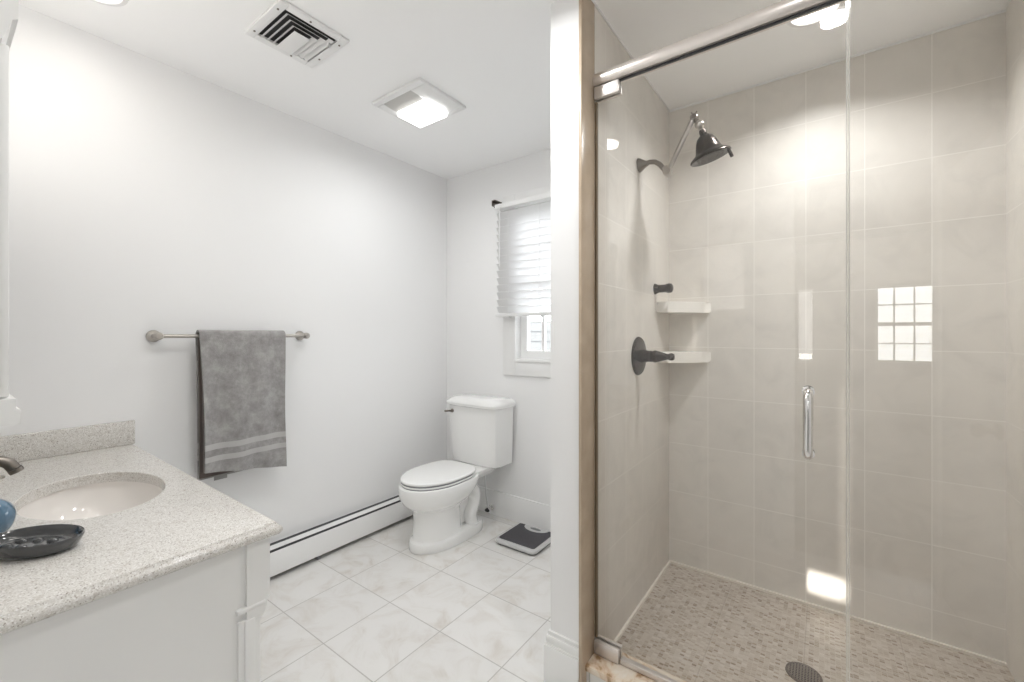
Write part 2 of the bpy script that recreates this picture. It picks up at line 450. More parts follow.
# bedroom shell
struct(B().box(BX0 - .1, BX0, BY, YF0, 0, ZC).obj('wall_bedroom_left', M['bedwall'], pivot=None))
struct(B().box(BX1, BX1 + .1, BY, YF0, 0, ZC).obj('wall_bedroom_right', M['bedwall'], pivot=None))
struct(B().box(BX0 - .1, BX1 + .1, BY - .1, YF0, -.1, 0).obj('floor_bedroom', M['carpet'], pivot=None))
A0, A1, AZ0, AZ1 = .50, 1.22, .92, 1.86
C0, C1 = -.28, -.13
w = B()
w.box(BX0 - .1, C0, BY - .1, BY, 0, ZC); w.box(C1, A0, BY - .1, BY, 0, ZC); w.box(A1, BX1 + .1, BY - .1, BY, 0, ZC)
for a, b_ in ((C0, C1), (A0, A1)): w.box(a, b_, BY - .1, BY, 0, AZ0); w.box(a, b_, BY - .1, BY, AZ1, ZC)
struct(w.obj('wall_bedroom_back', M['bedwall'], pivot=None))
def window_grid(name, x0, x1, z0, z1, y, nx, nz, loc, label):
    r = sempty(name, loc, label, 'window')
    f = B(); fw = .03
    f.box(x0, x0 + fw, y - .03, y, z0, z1); f.box(x1 - fw, x1, y - .03, y, z0, z1)
    f.box(x0 + fw, x1 - fw, y - .03, y, z0, z0 + fw); f.box(x0 + fw, x1 - fw, y - .03, y, z1 - fw, z1)
    for i in range(1, nx): xx = x0 + (x1 - x0) * i / nx; f.box(xx - .008, xx + .008, y - .025, y - .005, z0 + fw, z1 - fw)
    for i in range(1, nz):
        zz = z0 + (z1 - z0) * i / nz; hw = .022 if i == nz // 2 else .008
        f.box(x0 + fw, x1 - fw, y - .026, y - .004, zz - hw, zz + hw)
    f.obj('sash', M['trim'], r)
    B().box(x0 + .01, x1 - .01, y - .017, y - .013, z0 + .01, z1 - .01).obj('pane', M['pane'], r)
    return r
window_grid('window_2', A0, A1, AZ0, AZ1, BY - .03, 4, 4, (.86, BY, AZ0), 'paned bedroom window beyond the doorway')
def slat_stack(x0, x1, y, z0, z1, pitch, depth, tilt):
    b = B(); z = z0
    while z < z1:
        c, s_ = math.cos(tilt), math.sin(tilt); hd = depth / 2; th = .0014
        ring = lambda x: [(x, y - hd * c - th * s_, z - hd * s_ + th * c), (x, y + hd * c - th * s_, z + hd * s_ + th * c), (x, y + hd * c + th * s_, z + hd * s_ - th * c), (x, y - hd * c + th * s_, z - hd * s_ - th * c)]
        b.loops([ring(x0), ring(x1)]); z += pitch
    return b
slat_stack(C0 + .003, C1 - .003, BY - .03, 1.03, AZ1 - .01, .045, .05, math.radians(62)).obj('window_3', M['slats'], pivot=None)['kind'] = 'structure'
slat_stack(SX0 + .003, SX1 - .003, -.09, SZ0 + .0125, SZ1 - .0115, .02567, .034, math.radians(64)).obj('window_4', M['slats'], pivot=None)['kind'] = 'structure'
w = B()
for a in ((SX0 - .03, SX0, SZ0 - .03, SZ1 + .03), (SX1, SX1 + .03, SZ0 - .03, SZ1 + .03), (SX0, SX1, SZ0 - .03, SZ0), (SX0, SX1, SZ1, SZ1 + .03)):
    w.box(a[0], a[1], YF1, YF1 + .012, a[2], a[3], .002)
struct(w.obj('trim_8', M['trim'], pivot=None))
struct(B().box(-40, 40, -40, 60, -.9, -.8).obj('ground_outdoors', M['lawn'], pivot=None))

m = M['siding'] = mat('pale_grey_siding', rough=.8); t = NT(m); s = t.sep(t.pos())
g1, _ = t.cell(s[2], .22, 0., .03); t.link(t.mix(g1, (.13, .135, .14), (.06, .065, .07)), t.b.inputs['Base Color'])
struct(B().box(-14, 4, 8.0, 12.0, -.8, 1.55).obj('wall_outdoors', M['siding'], pivot=None))
# ------------------------------------------------------------------ window over the toilet
w1 = sempty('window_1', ((WX0 + WX1) / 2, YB, WZ0), 'white cased window behind the half-raised blind', 'window')
c = B(); cw = .095
c.box(WX0 - cw, WX0 + .005, YB - .018, YB, WZ0 - cw, WZ1 + .08, .004); c.box(WX1 - .005, WX1 + cw, YB - .018, YB, WZ0 - cw, WZ1 + .08, .004)
c.box(WX0 + .005, WX1 - .005, YB - .018, YB, WZ0 - cw, WZ0 + .003, .004); c.box(WX0 + .005, WX1 - .005, YB - .018, YB, WZ1, WZ1 + .08, .004)
c.obj('casing', M['trim'], w1)
c = B()
for x0, x1 in ((WX0, WX0 + .018), (WX1 - .018, WX1)): c.box(x0, x1, YB - .028, YB + .11, WZ0, WZ1)
c.box(WX0 + .018, WX1 - .018, YB - .028, YB + .11, WZ0, WZ0 + .018, .002); c.box(WX0 + .018, WX1 - .018, YB, YB + .11, WZ1 - .018, WZ1)
c.obj('jamb', M['trim'], w1)
ss = B(); sx0, sx1, sz0, sz1 = WX0 + .0185, WX1 - .0185, WZ0 + .0185, WZ1 - .0185; ys = YB + .03
ss.box(sx0, sx0 + .055, ys, ys + .035, sz0, sz1); ss.box(sx1 - .055, sx1, ys, ys + .035, sz0, sz1)
sa, sb = sx0 + .055, sx1 - .055
ss.box(sa, sb, ys, ys + .035, sz0, sz0 + .055); ss.box(sa, sb, ys, ys + .035, sz1 - .05, sz1); ss.box(sa, sb, ys, ys + .035, 1.60, 1.64)
for i in range(1, 5): xx = sa + (sb - sa) * i / 5; ss.box(xx - .009, xx + .009, ys + .006, ys + .03, sz0 + .055, sz1 - .05)
for zz in (1.43, 1.87): ss.box(sa, sb, ys + .007, ys + .029, zz - .009, zz + .009)
ss.obj('sash', M['trim'], w1)
B().box(sx0 + .02, sx1 - .02, ys + .016, ys + .020, sz0 + .02, sz1 - .02).obj('pane', M['pane'], w1)

# blind
BLX0, BLX1 = -1.813, -.86
bl = thing('window_blind', 'white slatted window blind half lowered over the toilet window', 'blind', ((BLX0 + BLX1) / 2, 2.305, 1.39))
slat_stack(BLX0 + .004, BLX1 - .004, 2.305, 1.435, 2.118, .049, .052, math.radians(-55)).obj('slats', M['slats'], bl)
B().box(BLX0, BLX1, 2.275, 2.335, 2.118, 2.150, .004).obj('headrail', M['plastic'], bl)
B().box(BLX0, BLX1, 2.283, 2.327, 1.388, 1.41, .004).obj('bottom_rail', M['plastic'], bl)
cd = B()
for x in (-1.70, -1.45, -1.0): B().tube([(x, 2.278, 1.40), (x, 2.278, 2.13)], .0012, 6).obj('ladder_cord', M['plastic'], bl)
cd.tube([(-1.765, 2.27, 2.13), (-1.765, 2.268, 1.72)], .003, 8); cd.obj('tilt_wand', M['plastic'], bl)
br = B(); br.box(-1.845, -1.816, 2.285, YB, 2.148, 2.152); br.box(-1.845, -1.842, 2.285, YB, 2.148, 2.185); br.box(-1.845, -1.816, 2.285, YB, 2.183, 2.187)
br.box(-1.862, -1.852, 2.33, YB, 2.15, 2.18, .002)
o = br.obj('bracket', M['pewter'], bl); o['label'] = 'dark metal mounting bracket'
for x in (-1.70, -1.45): B().lathe([(.012, 0), (.012, .006), (.004, .010)], (x, 2.305, 1.388), (0, 0, -1), 12).obj('cord_button', M['silver'], bl)

# ------------------------------------------------------------------ ceiling fittings
vx0, vx1, vy0, vy1 = -1.845, -1.555, .735, 1.01
vt = thing('air_vent', 'white square ceiling air register with nested dark louvre slots', 'vent', ((vx0 + vx1) / 2, (vy0 + vy1) / 2, ZC - .02))
f = B(); e = .034
zb = ZC - .012
f.box(vx0, vx1, vy0, vy0 + e, zb, ZC, .003); f.box(vx0, vx1, vy1 - e, vy1, zb, ZC, .003)
f.box(vx0, vx0 + e, vy0 + e, vy1 - e, zb, ZC, .003); f.box(vx1 - e, vx1, vy0 + e, vy1 - e, zb, ZC, .003)
f.obj('frame', M['plastic'], vt)
B().box(vx0 + e - .004, vx1 - e + .004, vy0 + e - .004, vy1 - e + .004, ZC - .002, ZC - .0005).obj('duct_shade', M['black'], vt)  # black sheet stands for the darkness inside the duct
for kx in range(3):
    o1 = e + .009 + kx * .0225
    ax1, ay0, ay1, ax0 = vx1 - o1, vy0 + o1, vy1 - o1, vx0 + e - .002
    lv = B(); zt, zl, wd = ZC - .003, ZC - .014, .0135
    def blade(path_o, path_i):
        rings = []
        for (xo, yo), (xi, yi) in zip(path_o, path_i):
            rings.append([(xo, yo, zl), (xi, yi, zt), (xi, yi, zt - .0015), (xo, yo, zl - .0015)])
        lv.loops(rings)
    blade([(ax0, ay0), (ax1, ay0), (ax1, ay1), (ax0, ay1)], [(ax0, ay0 + wd), (ax1 - wd, ay0 + wd), (ax1 - wd, ay1 - wd), (ax0, ay1 - wd)])
    lv.obj('louvre', M['plastic'], vt)
o1 = e + .009 + 3 * .0225
B().box(vx0 + e - .002, vx1 - o1, vy0 + o1 - .004, vy1 - o1 + .004, ZC - .018, ZC - .014, .001).obj('centre_plate', M['plastic'], vt)
lev = B().box(vx1 - .075, vx1 - .069, vy1 - .050, vy1 - .043, ZC - .030, ZC - .006, .001); lev.obj('damper_lever', M['silver'], vt)
for x, y in ((vx0 + .05, vy0 + .016), (vx1 - .05, vy0 + .016), (vx0 + .016, vy1 - .1), (vx1 - .016, vy0 + .12), (vx1 - .05, vy1 - .016), (vx0 + .09, vy1 - .016)):
    B().lathe([(.004, 0), (.004, .0025), (.0, .004)], (x, y, zb), (0, 0, -1), 10, cap1=False).obj('screw', M['pewter'], vt)

# fan light
fx0, fx1, fy0, fy1 = -1.88, -1.515, 1.345, 1.665
fl = thing('exhaust_fan_light', 'white ceiling exhaust fan with a bright square lamp lens', 'fan light', ((fx0 + fx1) / 2, (fy0 + fy1) / 2, ZC - .03))
f = B(); lx0, lx1, ry0, ry1, ly1 = fx0 + .045, fx1 - .105, fy0 + .035, fy0 + .125, fy1 - .03
zb = ZC - .016
f.box(fx0, fx1, fy0, ry0, zb, ZC, .004); f.box(fx0, fx1, ly1, fy1, zb, ZC, .004)
f.box(fx0, lx0, ry0, ly1, zb, ZC, .004); f.box(lx1, fx1, ry0, ly1, zb, ZC, .004)
f.obj('cover_plate', M['plastic'], fl)
g = B(); g.loops([[(x, ry0 + .09 * (1 - math.cos(a)), ZC - .004 - .012 * math.sin(a)) for a in [i * PI / 2 / 8 for i in range(9)]] for x in (lx0, lx1)], False, False, closed=False)
o = g.obj('intake_grille', M['intake'], fl); o['label'] = 'grey recessed air intake'
B().box(lx0, lx1, ry1, ly1, ZC - .040, ZC - .004, .010, 3).obj('lens', M['fanlens'], fl)
lamp('fan_lamp', fl, ((lx0 + lx1) / 2, (ry1 + ly1) / 2, ZC - .044), P_FAN, NEUTRAL, .16, 170, 'SQUARE')

# recessed lights
def can(x, y, label, power, color, r=.07, dome=0., spread=170., group='recessed ceiling lights', name='recessed_light'):
    t_ = thing(name, label, 'ceiling light', (x, y, ZC - .012), group)
    B().lathe([(r, 0), (r + .008, -.008), (r + .022, -.006), (r + .024, 0)], (x, y, ZC), (0, 0, 1), 40, False, False).obj('trim_ring', M['plastic'], t_)
    B().lathe([(r + .002, -.002), (r, -.006), (r * .75, -.006 - dome * .6), (r * .4, -.006 - dome * .9), (.001, -.006 - dome)], (x, y, ZC), (0, 0, 1), 40).obj('lens', M['lens'], t_)
    lamp('lamp', t_, (x, y, ZC - .014 - dome), power, color, r * 2, spread)
    return t_
can(-1.10, .35, 'round recessed light over the vanity mirrored in the shower glass', P_CAN, WARM)
can(-2.02, .33, 'round recessed light over the vanity casting the glow on the left wall', P_CAN * .6, WARM)
can(.03, .85, 'round recessed light in front of the shower mirrored beside the shower lamp', 4.0, NEUTRAL, .042)
can(-.86, .92, 'added unseen recessed fill light in the middle of the bathroom ceiling', 6.6, NEUTRAL)  # added for even fill, no such fitting is seen
can(-.03, 1.92, 'round lit recessed light in the shower ceiling', P_SHOWER, NEUTRAL, .068, .014, 140.)

# ------------------------------------------------------------------ baseboard heater
hy0, hy1 = .60, 1.99
ht = thing('baseboard_heater', 'long low white hydronic baseboard heater under the towel', 'heater', (XL, (hy0 + hy1) / 2, 0))
hx = XL + .065
b = B(); b.prism([(XL, .03), (XL + .004, .03), (XL + .004, .171), (XL, .171)], 'y', hy0, hy1)
b.obj('back_panel', M['enamel'], ht)
B().prism([(hx - .004, .028), (hx, .024), (hx, .138), (hx - .004, .144), (hx - .008, .144), (hx - .006, .136)], 'y', hy0, hy1).obj('front_panel', M['enamel'], ht)
B().prism([(XL + .030, .166), (XL + .032, .169), (hx - .006, .160), (hx - .007, .157)], 'y', hy0, hy1).obj('damper_vane', M['enamel'], ht)
o = B().box(XL + .004, hx - .0105, hy0 + .002, hy1 - .002, .045, .1575).obj('fin_element', M['slot'], ht); o['label'] = 'heating element block coloured dark for the shade inside'  # block coloured dark so the inside of the heater looks shaded
o = B().box(XL + .0045, XL + .028, hy0 + .002, hy1 - .002, .159, .1685).obj('outlet_slot_shade', M['slot'], ht); o['label'] = 'dark strip painted for the shade in the air outlet slot'  # dark filler paints the shade of the open slot
B().box(XL, hx + .002, hy1, hy1 + .03, .02, .182, .003).obj('end_cap', M['enamel'], ht)
B().box(XL, hx + .002, hy0 - .03, hy0, .02, .182, .003).obj('end_cap', M['enamel'], ht)
for y in (hy0 - .015, 1.3, hy1 + .015): B().box(XL, hx - .008, y - .008, y + .008, 0, .03).obj('foot', M['slotgrey'], ht)

# ------------------------------------------------------------------ towel rail and towel
tb = thing('towel_rail', 'brushed nickel towel bar on two round posts on the left wall', 'towel rail', (XL, .90, 1.25))
xb, zb_ = -2.283, 1.261
B().tube([(xb, .585, zb_), (xb, 1.215, zb_)], .0085, 20).obj('bar', M['nickel'], tb)
for y in (.577, 1.218):
    B().lathe([(.026, 0), (.026, .006), (.022, .012), (.013, .020), (.010, .040), (.013, .052), (.0165, .062), (.0165, .080), (.012, .088), (.0, .090)], (XL, y, zb_), (1, 0, 0), 28, cap1=False).obj('post', M['nickel'], tb)

def sheet(y0, y1, r, zf, zbk, th, name_seed, tiltf=0., amp=.004, ny=40):
    """U shaped cloth over the bar: front hem at zf, back hem at zbk"""
    rnd = random.Random(name_seed); ph = [rnd.uniform(0, 6.28) for _ in range(6)]
    prof = []
    nz = 34
    for i in range(nz + 1): prof.append(('f', zf + (zb_ - zf) * i / nz))
    for i in range(1, 12): prof.append(('a', PI * i / 12))
    for i in range(nz + 1): prof.append(('b', zb_ - (zb_ - zbk) * i / nz))
    def P(kind, q, v, off):
        y = y0 + (y1 - y0) * v; rr = r + off
        if kind == 'a': return Vector((xb + rr * math.cos(q), y, zb_ + rr * math.sin(q)))
        dz = (zb_ - q) / .65
        wv = amp * min(1., dz * 2) * (math.sin(9 * v + 3 * dz + ph[0]) + .7 * math.sin(17 * v - 2.2 * dz + ph[1]) + .5 * math.sin(5 * v + 7 * dz + ph[2]))
        flare = (.018 if amp > .003 else .008) * dz * (1 if kind == 'f' else .2)
        zz = q + (tiltf * (v - .5) * (dz if kind == 'f' else 0))
        edge = -.004 * math.sin(PI * min(1, dz)) * (v - .5) * 2 + .024 * dz * max(0, .6 - 1.2 * (1 - v)) * -1 + .010 * dz * (1 - v)
        if kind == 'f': return Vector((xb + rr + flare + wv + amp * 1.6 * min(1., dz * 2), y + edge, zz))
        return Vector((xb - rr - flare * .3 + wv * .35, y + edge * .6, zz))
    rings = []
    for j in range(ny + 1):
        v = j / ny
        outer = [P(k_, q, v, th / 2) for k_, q in prof]; inner = [P(k_, q, v, -th / 2) for k_, q in reversed(prof)]
        rings.append(outer + inner)
    b = B(); b.loops(rings); return b
tw = thing('bath_towel', 'grey terry bath towel with two pale bands folded over the towel bar', 'towel', (xb, .90, .60))
sheet(.717, 1.094, .0235, .622, .60, .0085, 3, -.055, .0095).obj('outer_fold', M['towel'], tw, ang=60)
o = sheet(.722, 1.07, .0140, .632, .61, .0085, 5, -.02, .0006).obj('inner_fold', M['towel_in'], tw, ang=60); o['label'] = 'darker inner folds'
o = B().box(-2.325, -2.322, .795, .85, .578, .612, .001).obj('care_tag', M['tag'], tw); o['label'] = 'small woven tag'

# ------------------------------------------------------------------ vanity
vnx1, vnyf = -1.10, .485      # end panel x, front y
ct_z = .81
vn = thing('vanity_cabinet', 'white bathroom vanity cabinet under the speckled stone counter', 'vanity', ((XL + vnx1) / 2, .23, 0))
B().box(vnx1 - .02, vnx1, YF1, vnyf - .03, .0, .778).obj('end_panel', M['cabinet'], vn)
B().box(XL, XL + .02, YF1, vnyf - .03, .0, .778).obj('end_panel', M['cabinet'], vn)
B().box(XL + .02, vnx1 - .02, YF1, vnyf - .03, .09, .11).obj('bottom_panel', M['cabinet'], vn)
B().box(XL + .02, vnx1 - .02, vnyf - .09, vnyf - .07, 0, .09).obj('toe_kick', M['cabinet'], vn)
# corner post with corbelled frieze
po = B()
po.box(vnx1 - .05, vnx1 + .007, vnyf - .062, vnyf - .013, 0, .60, .003)
po.box(vnx1 - .04, vnx1 + .012, vnyf - .050, vnyf - .026, 0, .60, .004)
po.prism([(vnyf - .045, .777), (vnyf + .006, .777), (vnyf + .006, .637), (vnyf + .001, .634), (vnyf - .001, .612), (vnyf - .006, .600), (vnyf - .013, .592), (vnyf - .045, .592)], 'x', vnx1 - .05, vnx1 + .010)
po.box(vnx1 - .05, vnx1 + .0115, vnyf - .066, vnyf - .002, .618, .631, .004)
po.obj('corner_post', M['cabinet'], vn, ang=25.)
ap = B().box(XL, vnx1 - .05, vnyf - .03, vnyf, .64, .777, .003); ap.obj('apron', M['cabinet'], vn)
dw = (vnx1 - .06 - XL - .02) / 2
for i in range(2):
    x0 = XL + .015 + i * (dw + .004)
    d = B(); d.box(x0, x0 + dw, vnyf - .03, vnyf - .012, .11, .625, .003)
    for a in ((x0, x0 + .055, .11, .625), (x0 + dw - .055, x0 + dw, .11, .625), (x0 + .055, x0 + dw - .055, .11, .165), (x0 + .055, x0 + dw - .055, .57, .625)):
        d.box(a[0], a[1], vnyf - .012, vnyf - .004, a[2], a[3], .002)
    do = d.obj('door', M['cabinet'], vn)
    kx = x0 + (dw - .028 if i == 0 else .028)
    B().lathe([(.008, 0), (.006, .012), (.015, .020), (.015, .028), (.0, .032)], (kx, vnyf - .004, .56), (0, 1, 0), 18, cap1=False).obj('knob', M['nickel'], do)

# counter with oval cut-out
skx, sky_, ska, skb = -1.71, .285, .235, .152
co = thing('countertop', 'speckled beige quartz vanity counter with rounded edge and backsplash', 'countertop', ((XL + -1.075) / 2, .24, .78))
def counter():
    x0, x1, y0, y1 = XL + .001, -1.075, YF1 + .001, .515
    N = 64; cx, cy = skx, sky_
    inner = [(cx + ska * math.cos(2 * PI * k_ / N), cy + skb * math.sin(2 * PI * k_ / N)) for k_ in range(N)]
    def rect(ins):
        out = []
        X0, X1, Y0, Y1 = x0, x1 - ins, y0, y1 - ins
        for k_ in range(N):
            dx, dy = math.cos(2 * PI * k_ / N) * ska, math.sin(2 * PI * k_ / N) * skb
            tx = ((X1 - cx) / dx) if dx > 1e-9 else (((X0 - cx) / dx) if dx < -1e-9 else 1e9)
            ty = ((Y1 - cy) / dy) if dy > 1e-9 else (((Y0 - cy) / dy) if dy < -1e-9 else 1e9)
            q = min(tx, ty); out.append([cx + dx * q, cy + dy * q])
        for X, Y in ((X0, Y0), (X0, Y1), (X1, Y0), (X1, Y1)):
            i = min(range(N), key=lambda i: (out[i][0] - X) ** 2 + (out[i][1] - Y) ** 2); out[i] = [X, Y]
        return out
    lv = []
    H = .032; zt = ct_z
    lv.append([(x, y, zt - H) for x, y in inner]); lv.append([(x, y, zt - .002) for x, y in inner]); 
    lv.append([(cx + (x - cx) * 1.01, cy + (y - cy) * 1.013, zt) for x, y in inner])
    for ins, z in ((.016, zt), (.012, zt - .001), (.0095, zt - .005), (.008, zt - .007), (.003, zt - .010), (.0, zt - .017), (.001, zt - .024), (.006, zt - .030), (.012, zt - H)):
        lv.append([(x, y, z) for x, y in rect(ins)])
    lv.append(lv[0])
    b = B(); b.loops(lv, False, False); return b
counter().obj('slab', M['quartz'], co, ang=40)
tag(B().box(XL + .001, XL + .021, YF1 + .021, .512, ct_z + .0005, ct_z + .098, .002).obj('side_splash', M['quartz']), 'speckled grey stone splash strip standing on the counter along the left wall', 'splash')
tag(B().box(XL + .001, -1.085, YF1 + .001, YF1 + .02, ct_z + .0005, ct_z + .098, .002).obj('backsplash', M['quartz']), 'speckled stone backsplash behind the faucet', 'splash')

sk = thing('sink_basin', 'oval white undermount sink basin set in the counter', 'sink', (skx, sky_, .62))
pr = []
for i in range(15):
    a = PI / 2 * i / 14; pr.append((.005 + 1.03 * math.sin(a) ** .8, -.0335 - .135 * math.cos(a) ** .9))
b = B(); b.lathe(pr, (skx, sky_, ct_z), (0, 0, 1), 56, True, False, ska, skb)
b.lathe([(r_ + .03, z - .012) for r_, z in pr], (skx, sky_, ct_z), (0, 0, 1), 56, True, False, ska, skb)
b.obj('basin', M['basin'], sk, ang=60)
B().lathe([(.022, 0), (.022, .003), (.016, .004), (.014, .001)], (skx, sky_, ct_z - .166), (0, 0, 1), 24).obj('drain_plug', M['nickel'], sk)

fa = thing('faucet', 'dark brushed nickel arched faucet behind the sink', 'faucet', (-1.70, .04, ct_z))
sp = [(-1.70, .035, ct_z), (-1.70, .035, ct_z + .10)] + [(-1.70, .035 + .045 * (1 - math.cos(a)), ct_z + .10 + .042 * math.sin(a)) for a in [i * PI / 2 / 6 for i in range(1, 7)]] + [(-1.70, .090, .951), (-1.70, .108, .946), (-1.70, .122, .936), (-1.70, .131, .921)]
B().tube(sp, [.018, .014] + [.0125] * 6 + [.0125, .0125, .0135, .0135], 18).obj('spout', M['pewter'], fa, ang=60)
B().lathe([(.026, 0), (.026, .006), (.019, .014)], (-1.70, .035, ct_z), (0, 0, 1), 24).obj('base', M['pewter'], fa)
B().lathe([(.0145, 0), (.0145, .010), (.011, .011)], (-1.70, .132, .920), (0, .5, -1), 20).obj('aerator', M['pewter'], fa)
for sx in (-.10, .10):
    h = B(); h.lathe([(.025, 0), (.025, .006), (.014, .02), (.014, .05), (.0, .06)], (-1.70 + sx, .035, ct_z), (0, 0, 1), 20, cap1=False)
    h.tube([(-1.70 + sx, .035, ct_z + .05), (-1.70 + sx * 1.3, .06, ct_z + .062)], [.007, .006], 12); h.obj('handle', M['pewter'], fa)

# soap dish
dcx, dcy = -1.356, .134; rot = math.atan2(.59, .807)
sd = thing('soap_dish', 'dark grey glazed oval soap dish on the counter edge', 'soap dish', (dcx, dcy, ct_z))
da, db = .091, .056
mx = Matrix.Translation((dcx, dcy, ct_z)) @ Matrix.Rotation(rot, 4, 'Z')
b = B(); b.lathe([(.72, .0), (.80, .002), (.90, .010), (.985, .024), (1.0, .028), (.985, .031), (.95, .030), (.90, .022), (.84, .0155), (.6, .013), (.3, .0125), (.01, .0125)], (0, 0, 0), (0, 0, 1), 56, True, True, da, db)
b.xform(mx).obj('dish', M['dishdark'], sd, ang=60)
for px, py in ((-.045, .012), (-.045, -.014), (-.012, .016), (-.012, -.016), (.022, .014), (.022, -.014), (.05, 0)):
    r_ = B(); r_.lathe([(1.0, 0), (.92, .0032), (.6, .0055), (.2, .0065), (.01, .0066)], (px, py, .0125), (0, 0, 1), 20, True, True, .011, .0075)
    r_.xform(mx).obj('drain_bump', M['dishdark'], sd, ang=60)
bj = thing('soap_dispenser', 'round glossy blue ceramic soap pot behind the dark dish', 'soap pot', (-1.501, .0725, ct_z))
pr = [(.024, 0), (.026, .001)] + [(.0475 * math.cos(a), .047 + .0475 * math.sin(a)) for a in [math.radians(d_) for d_ in range(-62, 66, 7)]] + [(.017, .092), (.016, .100), (.018, .103), (.014, .104), (.012, .098)]
B().lathe(pr, (-1.501, .0725, ct_z), (0, 0, 1), 40).obj('body', M['blue'], bj, ang=50)
nz_ = B(); nz_.tube([(-1.501, .0725, ct_z + .095), (-1.501, .0725, ct_z + .135)], .005, 12); nz_.tube([(-1.501, .0725, ct_z + .135), (-1.521, .088, ct_z + .137), (-1.538, .102, ct_z + .128)], [.008, .006, .004], 12)
nz_.obj('pump', M['nickel'], bj)

# mirrored cabinet over the vanity
mc = thing('mirror_cabinet', 'white mirrored cabinet with crown moulding on the vanity wall', 'cabinet', (-1.75, .03, 1.11))
mx0, mx1 = -2.25, -1.20
B().box(mx0, mx1, YF1, .074, 1.14, 1.83).obj('body', M['cabinet'], mc)
b = B(); b.prism([(YF1, 1.80), (.078, 1.80), (.081, 1.808), (.090, 1.84), (.097, 1.845), (.097, 1.90), (YF1, 1.90)], 'x', mx0 - .012, mx1 + .012); b.obj('crown', M['cabinet'], mc, ang=25)
b = B(); b.prism([(YF1, 1.105), (.100, 1.105), (.100, 1.13), (.094, 1.134), (.094, 1.152), (YF1, 1.152)], 'x', mx0 - .012, mx1 + .012); b.obj('base_moulding', M['cabinet'], mc, ang=25)
dwid = (mx1 - mx0) / 3
for i in range(3):
    a0, a1 = mx0 + i * dwid + .002, mx0 + (i + 1) * dwid - .002
    f = B(); f.box(a0, a0 + .03, .075, .087, 1.155, 1.797, .002); f.box(a1 - .03, a1, .075, .087, 1.155, 1.797, .002)
    f.box(a0 + .03, a1 - .03, .075, .087, 1.155, 1.185); f.box(a0 + .03, a1 - .03, .075, .087, 1.767, 1.797)
    fo = f.obj('door', M['cabinet'], mc)
    B().box(a0 + .028, a1 - .028, .076, .081, 1.183, 1.769).obj('mirror', M['mirror'], fo)

# vanity light bar above the mirrored cabinet
vb = thing('vanity_light', 'nickel vanity light bar with round white globes above the mirrored cabinet', 'wall light', (-1.62, YF1, 1.98))
B().box(-2.0, -1.24, YF1, -.008, 2.0, 2.06, .006).obj('back_bar', M['nickel'], vb)
for i in range(4):
    gx = -1.95 + i * .22
    B().lathe([(.016, 0), (.018, .03), (.024, .045)], (gx, -.010, 2.03), (0, 1, 0), 18).obj('socket', M['nickel'], vb)
    B().lathe([(.045 * math.sin(a), -.045 * math.cos(a)) for a in [PI * (.02 + .96 * j / 14) for j in range(15)]], (gx, .066, 2.03), (0, 0, 1), 24).obj('globe', M['lens'], vb, ang=60)
    d = bpy.data.lights.new('globe_lamp', 'POINT'); d.energy = P_GLOBE; d.color = WARM; d.shadow_soft_size = .045
    o = bpy.data.objects.new('globe_lamp', d); col.objects.link(o); o.parent = vb; o.location = Vector((gx, .125, 2.03)) - wloc(vb)

# ------------------------------------------------------------------ toilet
tcx = -1.917
to = thing('toilet', 'white two-piece toilet standing in the back corner', 'toilet', (tcx, 1.95, 0))
def outline(w_, yf, yb, flat=.55, n=40):
    """plan outline: rounded front (towards -y), squarer back"""
    out = []; ym = yf + (yb - yf) * .52
    for k_ in range(n):
        a = 2 * PI * k_ / n; c_, s_ = math.cos(a), math.sin(a)
        if s_ < 0: out.append((tcx + w_ * c_, ym + (ym - yf) * s_))
        else:
            ex = flat; out.append((tcx + w_ * math.copysign(abs(c_) ** ex, c_), ym + (yb - ym) * math.copysign(abs(s_) ** ex, s_)))
    return out
b = B()
lev_ = [(.0, .138, 1.652, 2.17, .5), (.010, .142, 1.646, 2.172, .5), (.046, .142, 1.646, 2.172, .5), (.056, .138, 1.652, 2.168, .5), (.060, .128, 1.665, 2.10, .55), (.063, .122, 1.673, 2.02, .6),
        (.075, .1185, 1.678, 1.985, .65), (.15, .116, 1.682, 1.98, .7), (.215, .116, 1.680, 1.985, .8), (.235, .120, 1.675, 2.0, .8), (.248, .134, 1.655, 2.03, .85), (.262, .154, 1.630, 2.06, .85),
        (.285, .172, 1.606, 2.09, .85), (.315, .183, 1.590, 2.11, .8), (.345, .188, 1.584, 2.12, .75), (.368, .188, 1.585, 2.12, .7), (.380, .186, 1.588, 2.12, .7), (.385, .180, 1.595, 2.115, .7)]
b.loops([[(x, y, z) for x, y in outline(w_, yf, yb, fx_)] for z, w_, yf, yb, fx_ in lev_])
b.obj('bowl', M['ceramic'], to, ang=38)
# trapway relief and deck
tr = B()
for sx in (1, -1):
    pth = [(tcx + sx * .060, 1.84, .18), (tcx + sx * .078, 1.90, .235), (tcx + sx * .086, 1.96, .285), (tcx + sx * .086, 2.03, .30), (tcx + sx * .084, 2.085, .25), (tcx + sx * .080, 2.085, .18), (tcx + sx * .080, 2.055, .12), (tcx + sx * .08, 2.07, .05)]
    sm = []
    P_ = [Vector(q) for q in pth]
    for i in range(len(P_) - 1):
        p0, p1, p2, p3 = P_[max(i - 1, 0)], P_[i], P_[i + 1], P_[min(i + 2, len(P_) - 1)]
        for q in range(6):
            u = q / 6; sm.append(.5 * ((2 * p1) + (p2 - p0) * u + (2 * p0 - 5 * p1 + 4 * p2 - p3) * u * u + (3 * p1 - p0 - 3 * p2 + p3) * u ** 3))
    sm.append(P_[-1])
    tr.tube(sm, .042, 14)
tr.box(tcx - .062, tcx + .062, 1.95, 2.14, .06, .38, .02, 3)
